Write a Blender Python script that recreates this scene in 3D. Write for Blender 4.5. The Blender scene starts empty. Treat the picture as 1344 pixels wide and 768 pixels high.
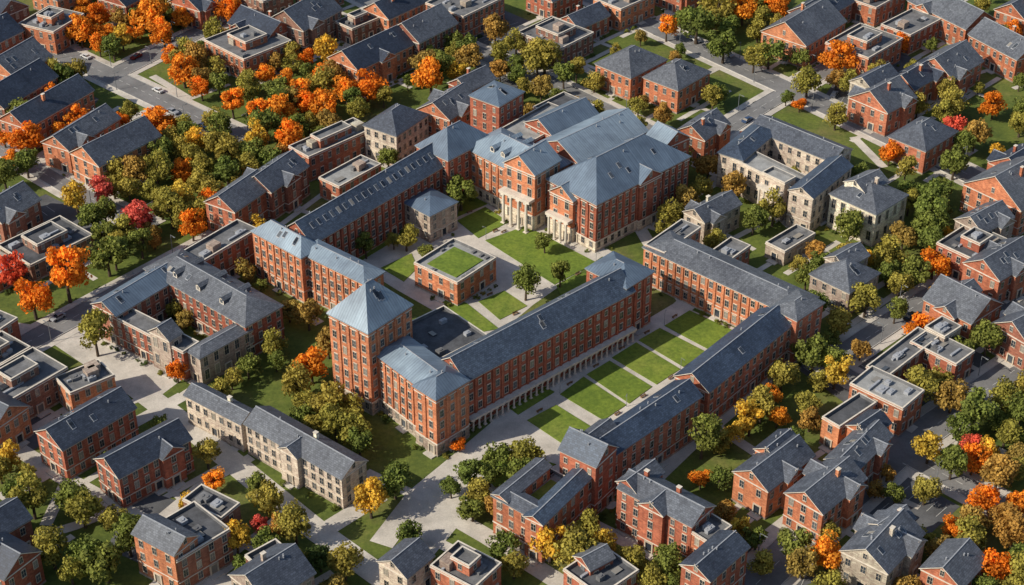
import bpy, math, random
import numpy as np
from mathutils import Vector
random.seed(7)
rnd=random.random
# ---------------- camera calibration (a real camera in the real place) -----------
EL=math.radians(34); DIST=486.0; FPX=2240.0
CY=-DIST*math.cos(EL); CZ=DIST*math.sin(EL)
sE,cE=math.sin(EL),math.cos(EL)
def g(u,v,z=0.0):
    a=(u-672)/FPX; b=(384-v)/FPX
    dx=a; dy=cE+b*sE; dz=-sE+b*cE
    t=(z-CZ)/dz
    return (dx*t, CY+dy*t)
def proj(x,y,z=0):
    ry=y-CY; rz=z-CZ
    d=ry*cE-rz*sE; up=ry*sE+rz*cE
    return 672+FPX*x/d, 384-FPX*up/d, d
sc=bpy.context.scene
cam=bpy.data.cameras.new('camera'); co=bpy.data.objects.new('camera',cam)
sc.collection.objects.link(co); sc.camera=co
cam.lens=60; cam.sensor_width=36; cam.clip_end=6000; cam.clip_start=1
co.location=(0,CY,CZ); co.rotation_euler=(math.radians(56),0,0)
# ---------------- light ----------------
w=bpy.data.worlds.new('World'); sc.world=w; w.use_nodes=True
nt=w.node_tree; bg=nt.nodes['Background']; sky=nt.nodes.new('ShaderNodeTexSky')
sky.sky_type='NISHITA'; sky.sun_disc=False
sdir=Vector((-1.0,-0.40,0.78)).normalized()
sky.sun_elevation=math.asin(sdir.z); sky.sun_rotation=math.atan2(sdir.x,sdir.y)
nt.links.new(sky.outputs[0],bg.inputs[0]); bg.inputs[1].default_value=0.12
sl=bpy.data.lights.new('sun','SUN'); sl.energy=5.0; sl.angle=math.radians(0.5); sl.color=(1,0.92,0.78)
so=bpy.data.objects.new('sun',sl); sc.collection.objects.link(so)
so.rotation_euler=(-sdir).to_track_quat('-Z','Y').to_euler(); so.location=(-200,0,300)
sc.view_settings.view_transform='Standard'; sc.view_settings.look='None'; sc.view_settings.exposure=0
# ---------------- materials ----------------
def newmat(name,rough=0.8):
    m=bpy.data.materials.new(name); m.use_nodes=True
    n=m.node_tree; p=n.nodes['Principled BSDF']; p.inputs['Roughness'].default_value=rough
    p.inputs['Specular IOR Level'].default_value=0.3
    return m,n,p
def N(n,t,**k):
    x=n.nodes.new(t)
    for a,b in k.items(): setattr(x,a,b)
    return x
def ramp(n,src,stops):
    r=n.nodes.new('ShaderNodeValToRGB'); e=r.color_ramp.elements
    while len(e)<len(stops): e.new(0.5)
    for i,(p,c) in enumerate(stops):
        e[i].position=p; e[i].color=(c[0],c[1],c[2],1)
    n.links.new(src,r.inputs[0]); return r.outputs[0]
def noise(n,scale,detail=4,vec=None,rough=0.6):
    x=n.nodes.new('ShaderNodeTexNoise'); x.inputs['Scale'].default_value=scale
    x.inputs['Detail'].default_value=detail; x.inputs['Roughness'].default_value=rough
    if vec is None:
        t=n.nodes.new('ShaderNodeTexCoord'); vec=t.outputs['Object']
    n.links.new(vec,x.inputs['Vector']); return x.outputs['Fac']
def mul(n,a,b,f=1.0,mode='MULTIPLY'):
    x=n.nodes.new('ShaderNodeMixRGB'); x.blend_type=mode; x.inputs[0].default_value=f
    for i,s in ((1,a),(2,b)):
        if isinstance(s,tuple): x.inputs[i].default_value=(*s,1)
        else: n.links.new(s,x.inputs[i])
    return x.outputs[0]
MATS={}
def brickmat(name,c):
    m,n,p=newmat(name,0.9)
    uv=N(n,'ShaderNodeTexCoord').outputs['UV']
    b=N(n,'ShaderNodeTexBrick'); n.links.new(uv,b.inputs['Vector'])
    b.inputs['Scale'].default_value=1; b.inputs['Brick Width'].default_value=0.9; b.inputs['Row Height'].default_value=0.3
    b.inputs['Mortar Size'].default_value=0.014
    b.inputs['Color1'].default_value=(c[0]*1.15,c[1]*1.2,c[2]*1.2,1)
    b.inputs['Color2'].default_value=(c[0]*0.76,c[1]*0.70,c[2]*0.74,1)
    b.inputs['Mortar'].default_value=(0.27,0.18,0.13,1)
    nz=ramp(n,noise(n,0.12,6),[(0.3,(0.66,0.62,0.62)),(0.7,(1.2,1.2,1.2))])
    n2=ramp(n,noise(n,1.1,3),[(0.3,(0.82,0.79,0.79)),(0.7,(1.14,1.14,1.14))])
    oi=N(n,'ShaderNodeObjectInfo')
    ob=ramp(n,oi.outputs['Random'],[(0,(0.78,0.74,0.76)),(0.5,(1,1,1)),(1,(1.12,1.25,1.22))])
    col=mul(n,mul(n,mul(n,b.outputs[0],nz),n2),ob)
    mp=N(n,'ShaderNodeMapping'); mp.inputs['Scale'].default_value=(1.1,0.07,1); n.links.new(uv,mp.inputs[0])
    st=ramp(n,noise(n,1.0,3,mp.outputs[0]),[(0.3,(0.82,0.81,0.81)),(0.65,(1.08,1.08,1.08))])
    n.links.new(mul(n,col,st),p.inputs['Base Color']); MATS[name]=m
brickmat('brick_red',(0.43,0.130,0.068)); brickmat('brick_orange',(0.54,0.19,0.088)); brickmat('brick_brown',(0.34,0.13,0.08))
brickmat('stone_cream',(0.72,0.64,0.49)); brickmat('stone_grey',(0.44,0.37,0.29)); brickmat('brick_dark',(0.24,0.115,0.08))
def roofmat(name,c,seam=False,rough=0.55):
    m,n,p=newmat(name,rough)
    uv=N(n,'ShaderNodeTexCoord').outputs['UV']
    b=N(n,'ShaderNodeTexBrick'); n.links.new(uv,b.inputs['Vector'])
    b.inputs['Scale'].default_value=1
    b.inputs['Brick Width'].default_value=0.75 if not seam else 0.8
    b.inputs['Row Height'].default_value=0.5 if not seam else 60
    if seam: b.offset=0
    b.inputs['Mortar Size'].default_value=0.03 if not seam else 0.07
    k=(1.25,0.75) if not seam else (1.08,0.94)
    b.inputs['Color1'].default_value=(*[x*k[0] for x in c],1)
    b.inputs['Color2'].default_value=(*[x*k[1] for x in c],1)
    mo=0.45 if not seam else 0.7
    b.inputs['Mortar'].default_value=(*[x*mo for x in c],1)
    nz=ramp(n,noise(n,0.09,7,rough=0.7),[(0.3,(0.62,0.62,0.65)),(0.7,(1.3,1.3,1.27))])
    mp=N(n,'ShaderNodeMapping'); mp.inputs['Scale'].default_value=(1.6,0.09,1); n.links.new(uv,mp.inputs[0])
    st=ramp(n,noise(n,1.0,3,mp.outputs[0]),[(0.3,(0.80,0.80,0.81)),(0.7,(1.15,1.15,1.13))])
    oi=N(n,'ShaderNodeObjectInfo')
    ob=ramp(n,oi.outputs['Random'],[(0,(0.68,0.72,0.80)),(1,(1.15,1.12,1.08))])
    n.links.new(mul(n,mul(n,mul(n,b.outputs[0],nz),st),ob),p.inputs['Base Color']); p.inputs['Specular IOR Level'].default_value=0.35; MATS[name]=m
roofmat('slate_blue',(0.062,0.085,0.125),rough=0.5); roofmat('slate_grey',(0.105,0.116,0.138),rough=0.55); roofmat('slate_dark',(0.048,0.060,0.085),rough=0.5)
roofmat('roof_light',(0.25,0.315,0.37),seam=True,rough=0.55); roofmat('roof_mid',(0.13,0.175,0.23),seam=True,rough=0.5)
def flatmat(name,c,lo=0.7,hi=1.25,s=0.25,rough=0.9,s2=3.0):
    m,n,p=newmat(name,rough)
    a=ramp(n,noise(n,s,6,rough=0.7),[(0.3,(lo,)*3),(0.7,(hi,)*3)])
    b=ramp(n,noise(n,s2,3),[(0.3,(0.88,)*3),(0.7,(1.1,)*3)])
    n.links.new(mul(n,mul(n,a,b),c),p.inputs['Base Color']); MATS[name]=m; return m
flatmat('trim',(0.66,0.59,0.49),0.75,1.1,0.5); flatmat('frame',(0.58,0.49,0.38),0.6,1.2,0.3); flatmat('deck_grey',(0.15,0.15,0.153),0.55,1.4); flatmat('deck_dark',(0.075,0.077,0.083),0.6,1.6)
flatmat('deck_light',(0.32,0.32,0.31),0.6,1.2); flatmat('metal_grey',(0.33,0.34,0.36),0.8,1.15,1,0.5); flatmat('gutter',(0.20,0.21,0.22),0.8,1.15,1,0.5)
flatmat('concrete',(0.56,0.515,0.45),0.66,1.15,0.12); flatmat('asphalt',(0.19,0.187,0.185),0.7,1.25,0.08); flatmat('asphalt_dark',(0.095,0.097,0.102),0.6,1.45,0.1)
flatmat('kerbstone',(0.46,0.44,0.41)); flatmat('paint_white',(0.6,0.6,0.57),0.7,1.1,1.0)
flatmat('bark',(0.09,0.065,0.045),0.7,1.2,1.0); flatmat('tyre',(0.02,0.02,0.02)); flatmat('bench_wood',(0.22,0.13,0.07))
for k,c in {'red':(0.20,0.025,0.02),'white':(0.6,0.6,0.59),'black':(0.02,0.02,0.023),'silver':(0.30,0.31,0.33),'blue':(0.04,0.07,0.14)}.items():
    flatmat('car_'+k,c,0.95,1.03,1,0.25)
def glass():
    m,n,p=newmat('window_glass',0.12)
    gi=N(n,'ShaderNodeNewGeometry')
    c=ramp(n,gi.outputs['Random Per Island'],[(0,(0.015,0.02,0.028)),(0.55,(0.035,0.045,0.06)),(0.82,(0.10,0.11,0.12)),(1,(0.34,0.30,0.24))])
    n.links.new(c,p.inputs['Base Color']); p.inputs['Specular IOR Level'].default_value=0.6; MATS['window_glass']=m
glass()
def grass(name,c1,c2,c3):
    m,n,p=newmat(name,0.95)
    a=ramp(n,noise(n,0.035,7,rough=0.65),[(0.32,c1),(0.52,c2),(0.7,c3)])
    b=ramp(n,noise(n,0.9,5,rough=0.75),[(0.3,(0.6,0.65,0.58)),(0.7,(1.28,1.24,1.15))])
    c=ramp(n,noise(n,0.16,4,rough=0.6),[(0.35,(0.78,0.82,0.8)),(0.65,(1.12,1.08,1.0))])
    n.links.new(mul(n,mul(n,a,b),c),p.inputs['Base Color']); MATS[name]=m
grass('grass',(0.07,0.10,0.022),(0.115,0.148,0.03),(0.18,0.16,0.065))
grass('lawn',(0.11,0.168,0.024),(0.155,0.215,0.032),(0.215,0.24,0.055))
FOL={'O':((0.88,0.24,0.015),(0.92,0.36,0.03)),'Y':((0.80,0.47,0.045),(0.64,0.45,0.06)),'R':((0.72,0.10,0.035),(0.68,0.13,0.10)),
     'L':((0.32,0.29,0.05),(0.42,0.33,0.06)),'G':((0.16,0.205,0.038),(0.23,0.245,0.046)),'D':((0.09,0.14,0.032),(0.13,0.165,0.038)),
     'B':((0.52,0.27,0.055),(0.38,0.28,0.065))}
for k,(c1,c2) in FOL.items():
    m,n,p=newmat('foliage_'+k,0.85)
    oi=N(n,'ShaderNodeObjectInfo'); base=ramp(n,oi.outputs['Random'],[(0,c1),(1,c2)])
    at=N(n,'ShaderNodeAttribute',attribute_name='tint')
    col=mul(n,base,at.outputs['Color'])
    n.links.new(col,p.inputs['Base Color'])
    tr=N(n,'ShaderNodeBsdfTranslucent'); n.links.new(col,tr.inputs[0])
    mx=N(n,'ShaderNodeMixShader'); mx.inputs[0].default_value=0.3
    n.links.new(p.outputs[0],mx.inputs[1]); n.links.new(tr.outputs[0],mx.inputs[2])
    n.links.new(mx.outputs[0],n.nodes['Material Output'].inputs[0]); MATS['foliage_'+k]=m
# ---------------- mesh accumulators ----------------
class Acc:
    def __init__(s): s.V=[];s.F=[];s.U=[]
    def poly(s,pts):
        i=len(s.V); s.V.extend(pts); s.F.append(tuple(range(i,i+len(pts))))
        a=Vector(pts[0]); e=(Vector(pts[1])-a); l=e.length or 1; e/=l
        nn=e.cross(Vector(pts[-1])-a); 
        if nn.length<1e-6: nn=Vector((0,0,1))
        f=nn.normalized().cross(e)
        for q in pts:
            d=Vector(q)-a; s.U.extend((d.dot(e)+100,d.dot(f)+100))
    def box(s,c,ux,uy,hx,hy,z0,z1,bottom=False):
        P=[]
        for sx,sy in ((-1,-1),(1,-1),(1,1),(-1,1)):
            P.append((c[0]+ux[0]*hx*sx+uy[0]*hy*sy, c[1]+ux[1]*hx*sx+uy[1]*hy*sy))
        for i in range(4):
            a,b=P[i],P[(i+1)%4]
            s.poly([(a[0],a[1],z0),(b[0],b[1],z0),(b[0],b[1],z1),(a[0],a[1],z1)])
        s.poly([(p[0],p[1],z1) for p in P])
        if bottom: s.poly([(p[0],p[1],z0) for p in P[::-1]])
    def cyl(s,c,r0,r1,z0,z1,n=10):
        A=[(c[0]+r0*math.cos(k*6.2832/n),c[1]+r0*math.sin(k*6.2832/n),z0) for k in range(n)]
        B=[(c[0]+r1*math.cos(k*6.2832/n),c[1]+r1*math.sin(k*6.2832/n),z1) for k in range(n)]
        for k in range(n): s.poly([A[k],A[(k+1)%n],B[(k+1)%n],B[k]])
        s.poly(B)
    def mesh(s,name,mat):
        me=bpy.data.meshes.new(name); me.from_pydata(s.V,[],s.F)
        uv=me.uv_layers.new(name='UVMap'); uv.data.foreach_set('uv',s.U)
        me.materials.append(MATS[mat]); me.update(); return me
def link(o): sc.collection.objects.link(o); return o
def ringtpl(wd,ht,fr=0.16,out=0.12,mull=True):
    V=[];F=[]
    def q(*p):
        i=len(V); V.extend(p); F.append((i,i+1,i+2,i+3))
    x0,x1=-wd/2,wd/2; y0,y1=0,ht; X0,X1=x0-fr,x1+fr; Y0,Y1=y0-.16,y1+.22
    o=out
    q((X0,Y0,o+.05),(X1,Y0,o+.05),(x1,y0,o+.05),(x0,y0,o+.05)); q((X1,Y0,o),(X1,Y1,o),(x1,y1,o),(x1,y0,o)); q((X1,Y1,o+.03),(X0,Y1,o+.03),(x0,y1,o+.03),(x1,y1,o+.03)); q((X0,Y1,o),(X0,Y0,o),(x0,y0,o),(x0,y1,o))
    q((x0,y0,o),(x1,y0,o),(x1,y0,0),(x0,y0,0)); q((x1,y0,o),(x1,y1,o),(x1,y1,0),(x1,y0,0)); q((x1,y1,o),(x0,y1,o),(x0,y1,0),(x1,y1,0)); q((x0,y1,o),(x0,y0,o),(x0,y0,0),(x0,y1,0))
    q((X0,Y0,0),(X1,Y0,0),(X1,Y0,o+.05),(X0,Y0,o+.05)); q((X1,Y0,0),(X1,Y1,0),(X1,Y1,o),(X1,Y0,o)); q((X1,Y1,0),(X0,Y1,0),(X0,Y1,o+.03),(X1,Y1,o+.03)); q((X0,Y1,0),(X0,Y0,0),(X0,Y0,o),(X0,Y1,o))
    if mull:
        q((-.03,0,.05),(.03,0,.05),(.03,ht,.05),(-.03,ht,.05)); q((x0,ht*.5-.03,.055),(x1,ht*.5-.03,.055),(x1,ht*.5+.03,.055),(x0,ht*.5+.03,.055))
    G=[(x0,y0,.02),(x1,y0,.02),(x1,y1,.02),(x0,y1,.02)]
    return np.array(V),np.array(F),np.array(G)
TPL={'std':ringtpl(1.25,2.0,0.07),'wide':ringtpl(1.8,2.1,0.08),'tall':ringtpl(1.4,3.0,0.16),'small':ringtpl(0.95,1.5,0.08),'door':ringtpl(1.7,2.7,0.35,0.3,False)}
FOOT=[]
class Bld:
    def __init__(s,name): s.name=name; s.A={}; s.W={}
    def acc(s,k,mat):
        return s.A.setdefault((k,mat),Acc())
    def finish(s):
        e=link(bpy.data.objects.new(s.name,None))
        allv=[v for a in s.A.values() for v in a.V]
        if not allv: return
        cx=sum(v[0] for v in allv)/len(allv); cy=sum(v[1] for v in allv)/len(allv)
        e.location=(cx,cy,0)
        def add(me,k):
            o=link(bpy.data.objects.new(k,me)); o.parent=e; o.location=(-cx,-cy,0)
        for (k,mat),a in s.A.items(): add(a.mesh(k,mat),k)
        VF=[];FF=[];VG=[];off=0
        for st,L in s.W.items():
            V,F,G=TPL[st]; L=np.array(L)
            px,py,pz,dx,dy=[L[:,i][:,None] for i in range(5)]
            def tf(T):
                return np.stack([px+dx*T[:,0]+dy*T[:,2],py+dy*T[:,0]-dx*T[:,2],pz+T[:,1]+0*px],-1).reshape(-1,3)
            VF.append(tf(V)); k=len(V)
            FF.append((F[None]+(np.arange(len(L))*k)[:,None,None]).reshape(-1,4)+off); off+=len(L)*k
            VG.append(tf(G))
        if VF:
            me=bpy.data.meshes.new('window_frames'); me.from_pydata(np.concatenate(VF).tolist(),[],np.concatenate(FF).tolist()); me.materials.append(MATS['frame']); add(me,'window_frames')
            vg=np.concatenate(VG); me=bpy.data.meshes.new('window_panes'); me.from_pydata(vg.tolist(),[],np.arange(len(vg)).reshape(-1,4).tolist()); me.materials.append(MATS['window_glass']); add(me,'window_panes')
def walls(b,P,z0,h,mat,bay=3.0,style='std',belts=True,door=True,piers=False,floors=None,win=True,base=None):
    W=b.acc('walls',mat); T=b.acc('trim','trim')
    fl=floors or max(1,round((h-z0-0.6)/3.5)); fh=(h-z0-0.8)/fl
    zb=z0
    if base: zb=z0+fh+.15
    for i in range(4):
        a,c=P[i],P[(i+1)%4]; L=math.hypot(c[0]-a[0],c[1]-a[1])
        if L<0.5: continue
        d=((c[0]-a[0])/L,(c[1]-a[1])/L); n=(d[1],-d[0])
        W.poly([(*a,zb),(*c,zb),(*c,h),(*a,h)])
        if base: b.acc('stone_base',base).poly([(*a,z0),(*c,z0),(*c,zb),(*a,zb)])
        def strip(za,zb_,out,acc=T):
            e=out
            p=(a[0]+n[0]*out-d[0]*e,a[1]+n[1]*out-d[1]*e); q=(c[0]+n[0]*out+d[0]*e,c[1]+n[1]*out+d[1]*e)
            acc.poly([(*p,za),(*q,za),(*q,zb_),(*p,zb_)])
            acc.poly([(*p,zb_),(*q,zb_),(*c,zb_),(*a,zb_)])
            acc.poly([(*a,za),(*c,za),(*q,za),(*p,za)])
        if belts:
            strip(h-0.62,h-0.35,0.16)
            if base: strip(h-0.9-.5,h-1.15,0.1)
            if fl>2: strip(z0+fh+0.15,z0+fh+0.34+(.2 if base else 0),0.12)
            if z0<1: strip(z0,z0+0.55,0.1,b.acc('plinth','stone_grey'))
        if not win: continue
        nb=int((L-1.2)/bay)
        if nb<1: continue
        st=L/nb
        dj=nb//2 if door and i in (0,3) and z0<1 else -1
        for j in range(nb):
            u=(j+0.5)*st
            for f in range(fl):
                z=z0+f*fh+fh*0.30+0.3
                if f==0 and j==dj:
                    b.W.setdefault('door',[]).append((a[0]+d[0]*u,a[1]+d[1]*u,z0+0.25,d[0],d[1]))
                    b.acc('steps','concrete').box((a[0]+d[0]*u+n[0]*0.9,a[1]+d[1]*u+n[1]*0.9),d,n,1.6,0.85,z0,z0+0.3)
                    continue
                b.W.setdefault('small' if (f==fl-1 and fl>3 and style=='std') else style,[]).append((a[0]+d[0]*u,a[1]+d[1]*u,z,d[0],d[1]))
            if piers and j>0:
                u2=j*st; W.box((a[0]+d[0]*u2+n[0]*0.14,a[1]+d[1]*u2+n[1]*0.14),d,n,0.32,0.16,zb+.57,h-0.64)
def roof(b,P,h,kind,mat,pitch,wallmat,o=0.45,ridge=None,dorm=0,chim=0,skyl=0):
    R=b.acc('roof',mat); T=b.acc('gutter','gutter')
    A=math.hypot(P[1][0]-P[0][0],P[1][1]-P[0][1]); B=math.hypot(P[3][0]-P[0][0],P[3][1]-P[0][1])
    Q=P
    if (ridge is None and B>A) or ridge=='v': Q=P[1:]+P[:1]; A,B=B,A
    u=((Q[1][0]-Q[0][0])/A,(Q[1][1]-Q[0][1])/A); v=((Q[3][0]-Q[0][0])/B,(Q[3][1]-Q[0][1])/B)
    def pt(a,c,z): return (Q[0][0]+u[0]*a+v[0]*c,Q[0][1]+u[1]*a+v[1]*c,z)
    rh=pitch*B/2
    E=[pt(-o,-o,h),pt(A+o,-o,h),pt(A+o,B+o,h),pt(-o,B+o,h)]
    for i in range(4):
        a,c=E[i],E[(i+1)%4]
        if kind=='gable' and i in (1,3): continue
        T.poly([(a[0],a[1],h-.25),(c[0],c[1],h-.25),c,a])
    if kind!='gable': T.poly([(e[0],e[1],h-.25) for e in E[::-1]])
    if kind=='gable':
        r0=pt(-o,B/2,h+rh); r1=pt(A+o,B/2,h+rh)
        W=b.acc('walls',wallmat); TT=b.acc('trim','trim')
        W.poly([pt(0,B,h),pt(0,0,h),pt(0,B/2,h+rh-.1)]); W.poly([pt(A,0,h),pt(A,B,h),pt(A,B/2,h+rh-.1)])
        for e,r in ((E[0],r0),(E[3],r0),(E[1],r1),(E[2],r1)):
            TT.poly([e,r,(r[0],r[1],r[2]-.22),(e[0],e[1],e[2]-.22)])
        if B>6:
            for a_,sgn in ((0,1),(A,-1)):
                q=pt(a_,B/2,h+rh*0.2); dd=(v[0]*-sgn,v[1]*-sgn)
                b.W.setdefault('small',[]).append((q[0],q[1],q[2],dd[0],dd[1]))
    else:
        k=min(A/2-.01,B/2)
        r0=pt(k,B/2,h+rh); r1=pt(A-k,B/2,h+rh)
    R.poly([E[0],E[1],r1,r0]); R.poly([E[2],E[3],r0,r1])
    if kind!='gable': R.poly([E[1],E[2],r1]); R.poly([E[3],E[0],r0])
    if A-B>2 or kind=='gable':
        m=b.acc('ridge_cap','metal_grey'); c=((r0[0]+r1[0])/2,(r0[1]+r1[1])/2)
        m.box(c,u,v,math.hypot(r1[0]-r0[0],r1[1]-r0[1])/2,0.12,r0[2]-.12,r0[2]+.07)
    sl=rh/(B/2+o)
    lo=(B*0.5 if kind!='gable' else 2.5)
    def fs(side): return (lambda a,c,z: pt(a,c,z)) if side==0 else (lambda a,c,z: pt(a,B-c,z))
    if skyl or (B>7 and A>12 and rnd()<.5):
        fixed=bool(skyl); nn=skyl or random.randint(1,4)
        for side in (0,1):
            for j in range(nn):
                a0=lo+(A-2*lo)*((j+.5)/nn if fixed else rnd()); c0=B*(.22 if fixed else random.uniform(.14,.3)); f=fs(side); hw=.5; ln=1.4
                def sp(a,c,e): return f(a,c,h+sl*(c+o)+e)
                for nm,mt,ex,e0 in (('skylight_frame','metal_grey',.13,.10),('skylight_pane','window_glass',0,.16)):
                    S_=b.acc(nm,mt); C=[(a0-hw-ex,c0-ex),(a0+hw+ex,c0-ex),(a0+hw+ex,c0+ln+ex),(a0-hw-ex,c0+ln+ex)]
                    S_.poly([sp(*x,e0) for x in C])
                    if ex:
                        for q in range(4): S_.poly([sp(*C[q],0),sp(*C[(q+1)%4],0),sp(*C[(q+1)%4],e0),sp(*C[q],e0)])
    if B>6 and A>9:
        for j in range(random.randint(1,4)):
            a0=lo+(A-2*lo)*rnd(); c0=B*random.uniform(.3,.47); q=fs(random.choice((0,1)))(a0,c0,0)
            b.acc('roof_vent','metal_grey').cyl(q,.17,.17,h+sl*(c0+o)-.1,h+sl*(c0+o)+.7,6)
    if dorm:
        for side in (0,1):
            for j in range(dorm):
                a0=lo+(A-2*lo)*(j+.5)/dorm; hw=0.85; dh=1.5
                c0=B*0.13; zf=h+sl*(c0+o)
                L_=dh/sl; L2=(dh+0.6)/sl
                L2=min(L2,B/2-c0-.2); L_=min(L_,L2)
                f=fs(side)
                Wd=b.acc('dormers','trim'); Rd=b.acc('roof',mat)
                Wd.poly([f(a0-hw,c0,zf),f(a0+hw,c0,zf),f(a0+hw,c0,zf+dh),f(a0,c0,zf+dh+.6),f(a0-hw,c0,zf+dh)])
                for s_ in (-1,1):
                    Rd.poly([f(a0+s_*hw,c0,zf),f(a0+s_*hw,c0+L_,zf+dh),f(a0+s_*hw,c0,zf+dh)])
                    Rd.poly([f(a0+s_*(hw+.2),c0-.2,zf+dh-.1),f(a0+s_*(hw+.2),c0+L_,zf+dh-.1),f(a0,c0+L2,zf+dh+.62),f(a0,c0-.2,zf+dh+.62)])
                b.acc('dormer_panes','window_glass').poly([f(a0-.55,c0-.03,zf+.3),f(a0+.55,c0-.03,zf+.3),f(a0+.55,c0-.03,zf+dh-.1),f(a0-.55,c0-.03,zf+dh-.1)])
    for j in range(chim):
        a0=A*(j+.5)/chim+random.uniform(-3,3); c0=B*random.choice((.36,.64)); q=pt(a0,c0,0)
        b.acc('chimney',wallmat).box(q,u,v,.5,.4,h,h+rh+.9)
        b.acc('chimney_cap','trim').box(q,u,v,.6,.5,h+rh+.9,h+rh+1.05,True)
def flat(b,P,h,mat,units=2,green=False,par=0.8):
    A=math.hypot(P[1][0]-P[0][0],P[1][1]-P[0][1]); B=math.hypot(P[3][0]-P[0][0],P[3][1]-P[0][1])
    u=((P[1][0]-P[0][0])/A,(P[1][1]-P[0][1])/A); v=((P[3][0]-P[0][0])/B,(P[3][1]-P[0][1])/B)
    def pt(a,c,z): return (P[0][0]+u[0]*a+v[0]*c,P[0][1]+u[1]*a+v[1]*c,z)
    T=b.acc('parapet','trim'); t=.3
    def rng(o): return [(-o,-o),(A+o,-o),(A+o,B+o),(-o,B+o)]
    O,I=rng(.1),rng(-t)
    for i in range(4):
        j=(i+1)%4
        T.poly([pt(*O[i],h+.12),pt(*O[j],h+.12),pt(*I[j],h+.12),pt(*I[i],h+.12)])
        T.poly([pt(*O[i],h-.1),pt(*O[j],h-.1),pt(*O[j],h+.12),pt(*O[i],h+.12)])
        b.acc('parapet_lining','deck_grey').poly([pt(*I[j],h-par),pt(*I[i],h-par),pt(*I[i],h+.12),pt(*I[j],h+.12)])
    b.acc('roof_deck',mat).poly([pt(*x,h-par) for x in I])
    if green:
        m=2.2; b.acc('roof_lawn','lawn').box(pt(A/2,B/2,0),u,v,A/2-m-.4,B/2-m-.4,h-par,h-par+.25)
        for k in range(10):
            a,c=random.choice(((random.uniform(1,A-1),random.choice((1.2,B-1.2))),(random.choice((1.2,A-1.2)),random.uniform(1,B-1))))
            b.acc('planter','deck_grey').box(pt(a,c,0),u,v,.7,.35,h-par,h-par+.5)
        return
    for k in range(units):
        if A<6 or B<6: break
        a=random.uniform(2.5,A-2.5); c=random.uniform(2.5,B-2.5); q=pt(a,c,0); r=rnd()
        hx,hy,hh=random.uniform(.6,1.6),random.uniform(.5,1.1),random.uniform(.6,1.3)
        z=h-par
        if r<.6:
            m=b.acc('rooftop_units','metal_grey' if rnd()<.6 else 'deck_grey'); m.box(q,u,v,hx,hy,z,z+hh); m.cyl(q,min(hx,hy)*.6,min(hx,hy)*.6,z+hh,z+hh+.2,8)
        elif r<.8:
            b.acc('skylight','window_glass').box(q,u,v,hx,hy,z,z+.4)
        elif r<.9:
            b.acc('duct','metal_grey').box(q,u,v,min(3.5,A/4),.3,z+.1,z+.6)
        elif min(A,B)>8:
            b.acc('stair_hut','stone_grey').box(q,u,v,1.6,1.4,z,z+2.2)
JIT=[0]
def quadpx(L,F,R,h):
    f=g(*F,h); l=g(*L,h); r=g(*R,h)
    a=(r[0]-f[0],r[1]-f[1]); c=(l[0]-f[0],l[1]-f[1]); la=math.hypot(*a); lc=math.hypot(*c)
    if la>=lc:
        n=(-a[1]/la,a[0]/la); k=c[0]*n[0]+c[1]*n[1]; c=(n[0]*k,n[1]*k)
    else:
        n=(c[1]/lc,-c[0]/lc); k=a[0]*n[0]+a[1]*n[1]; a=(n[0]*k,n[1]*k)
    return [f,(f[0]+a[0],f[1]+a[1]),(f[0]+a[0]+c[0],f[1]+a[1]+c[1]),(f[0]+c[0],f[1]+c[1])]
def block(b,L,F,R,h,kind='gable',wall='brick_red',rm='slate_grey',pitch=.7,ridge=None,dorm=0,chim=0,z0=0.0,P=None,units=2,skyl=0,**k):
    JIT[0]+=1; h=h+(JIT[0]%13)*0.017
    if P is None: P=quadpx(L,F,R,h)
    FOOT.append(P)
    walls(b,P,z0,h,wall,**k)
    if kind in('flat','green'): flat(b,P,h,rm,units,kind=='green')
    else: roof(b,P,h,kind,rm,pitch,wall,ridge=ridge,dorm=dorm,chim=chim,skyl=skyl)
    return P
def crossgable(b,P,h,side,t,wd,wall,rm,pitch,out=1.4,**k):
    a,c=P[side],P[(side+1)%4]; L=math.hypot(c[0]-a[0],c[1]-a[1]); d=((c[0]-a[0])/L,(c[1]-a[1])/L); n=(d[1],-d[0])
    o=P[(side+2)%4]; D=math.hypot(o[0]-c[0],o[1]-c[1])/2
    def q(x,y): return (a[0]+d[0]*x+n[0]*y,a[1]+d[1]*x+n[1]*y)
    x0=L*t-wd/2
    Q=[q(x0,out),q(x0+wd,out),q(x0+wd,-D),q(x0,-D)]
    return block(b,0,0,0,h,'gable',wall,rm,pitch,P=Q,ridge='v',**k)
BR='brick_red';BO='brick_orange';BB='brick_brown';CR='stone_cream';SG='stone_grey';BD='brick_dark'
SB='slate_blue';SY='slate_grey';SD='slate_dark';RL='roof_light';RM='roof_mid'
def colonnade(b,p,q,out,h,n,r=.35,top=.9):
    L=math.hypot(q[0]-p[0],q[1]-p[1]); d=((q[0]-p[0])/L,(q[1]-p[1])/L); nn=(d[1],-d[0])
    T=b.acc('columns','trim')
    for i in range(n):
        t=(i+.5)/n; c=(p[0]+d[0]*L*t+nn[0]*out,p[1]+d[1]*L*t+nn[1]*out)
        T.box(c,d,nn,r*1.4,r*1.4,0,.4); T.cyl(c,r,r*.85,.4,h-.5,10); T.box(c,d,nn,r*1.3,r*1.3,h-.5,h)
    c=((p[0]+q[0])/2+nn[0]*(out+.2)/2,(p[1]+q[1])/2+nn[1]*(out+.2)/2)
    T.box(c,d,nn,L/2,(out+.9)/2,h,h+top,True)
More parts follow.
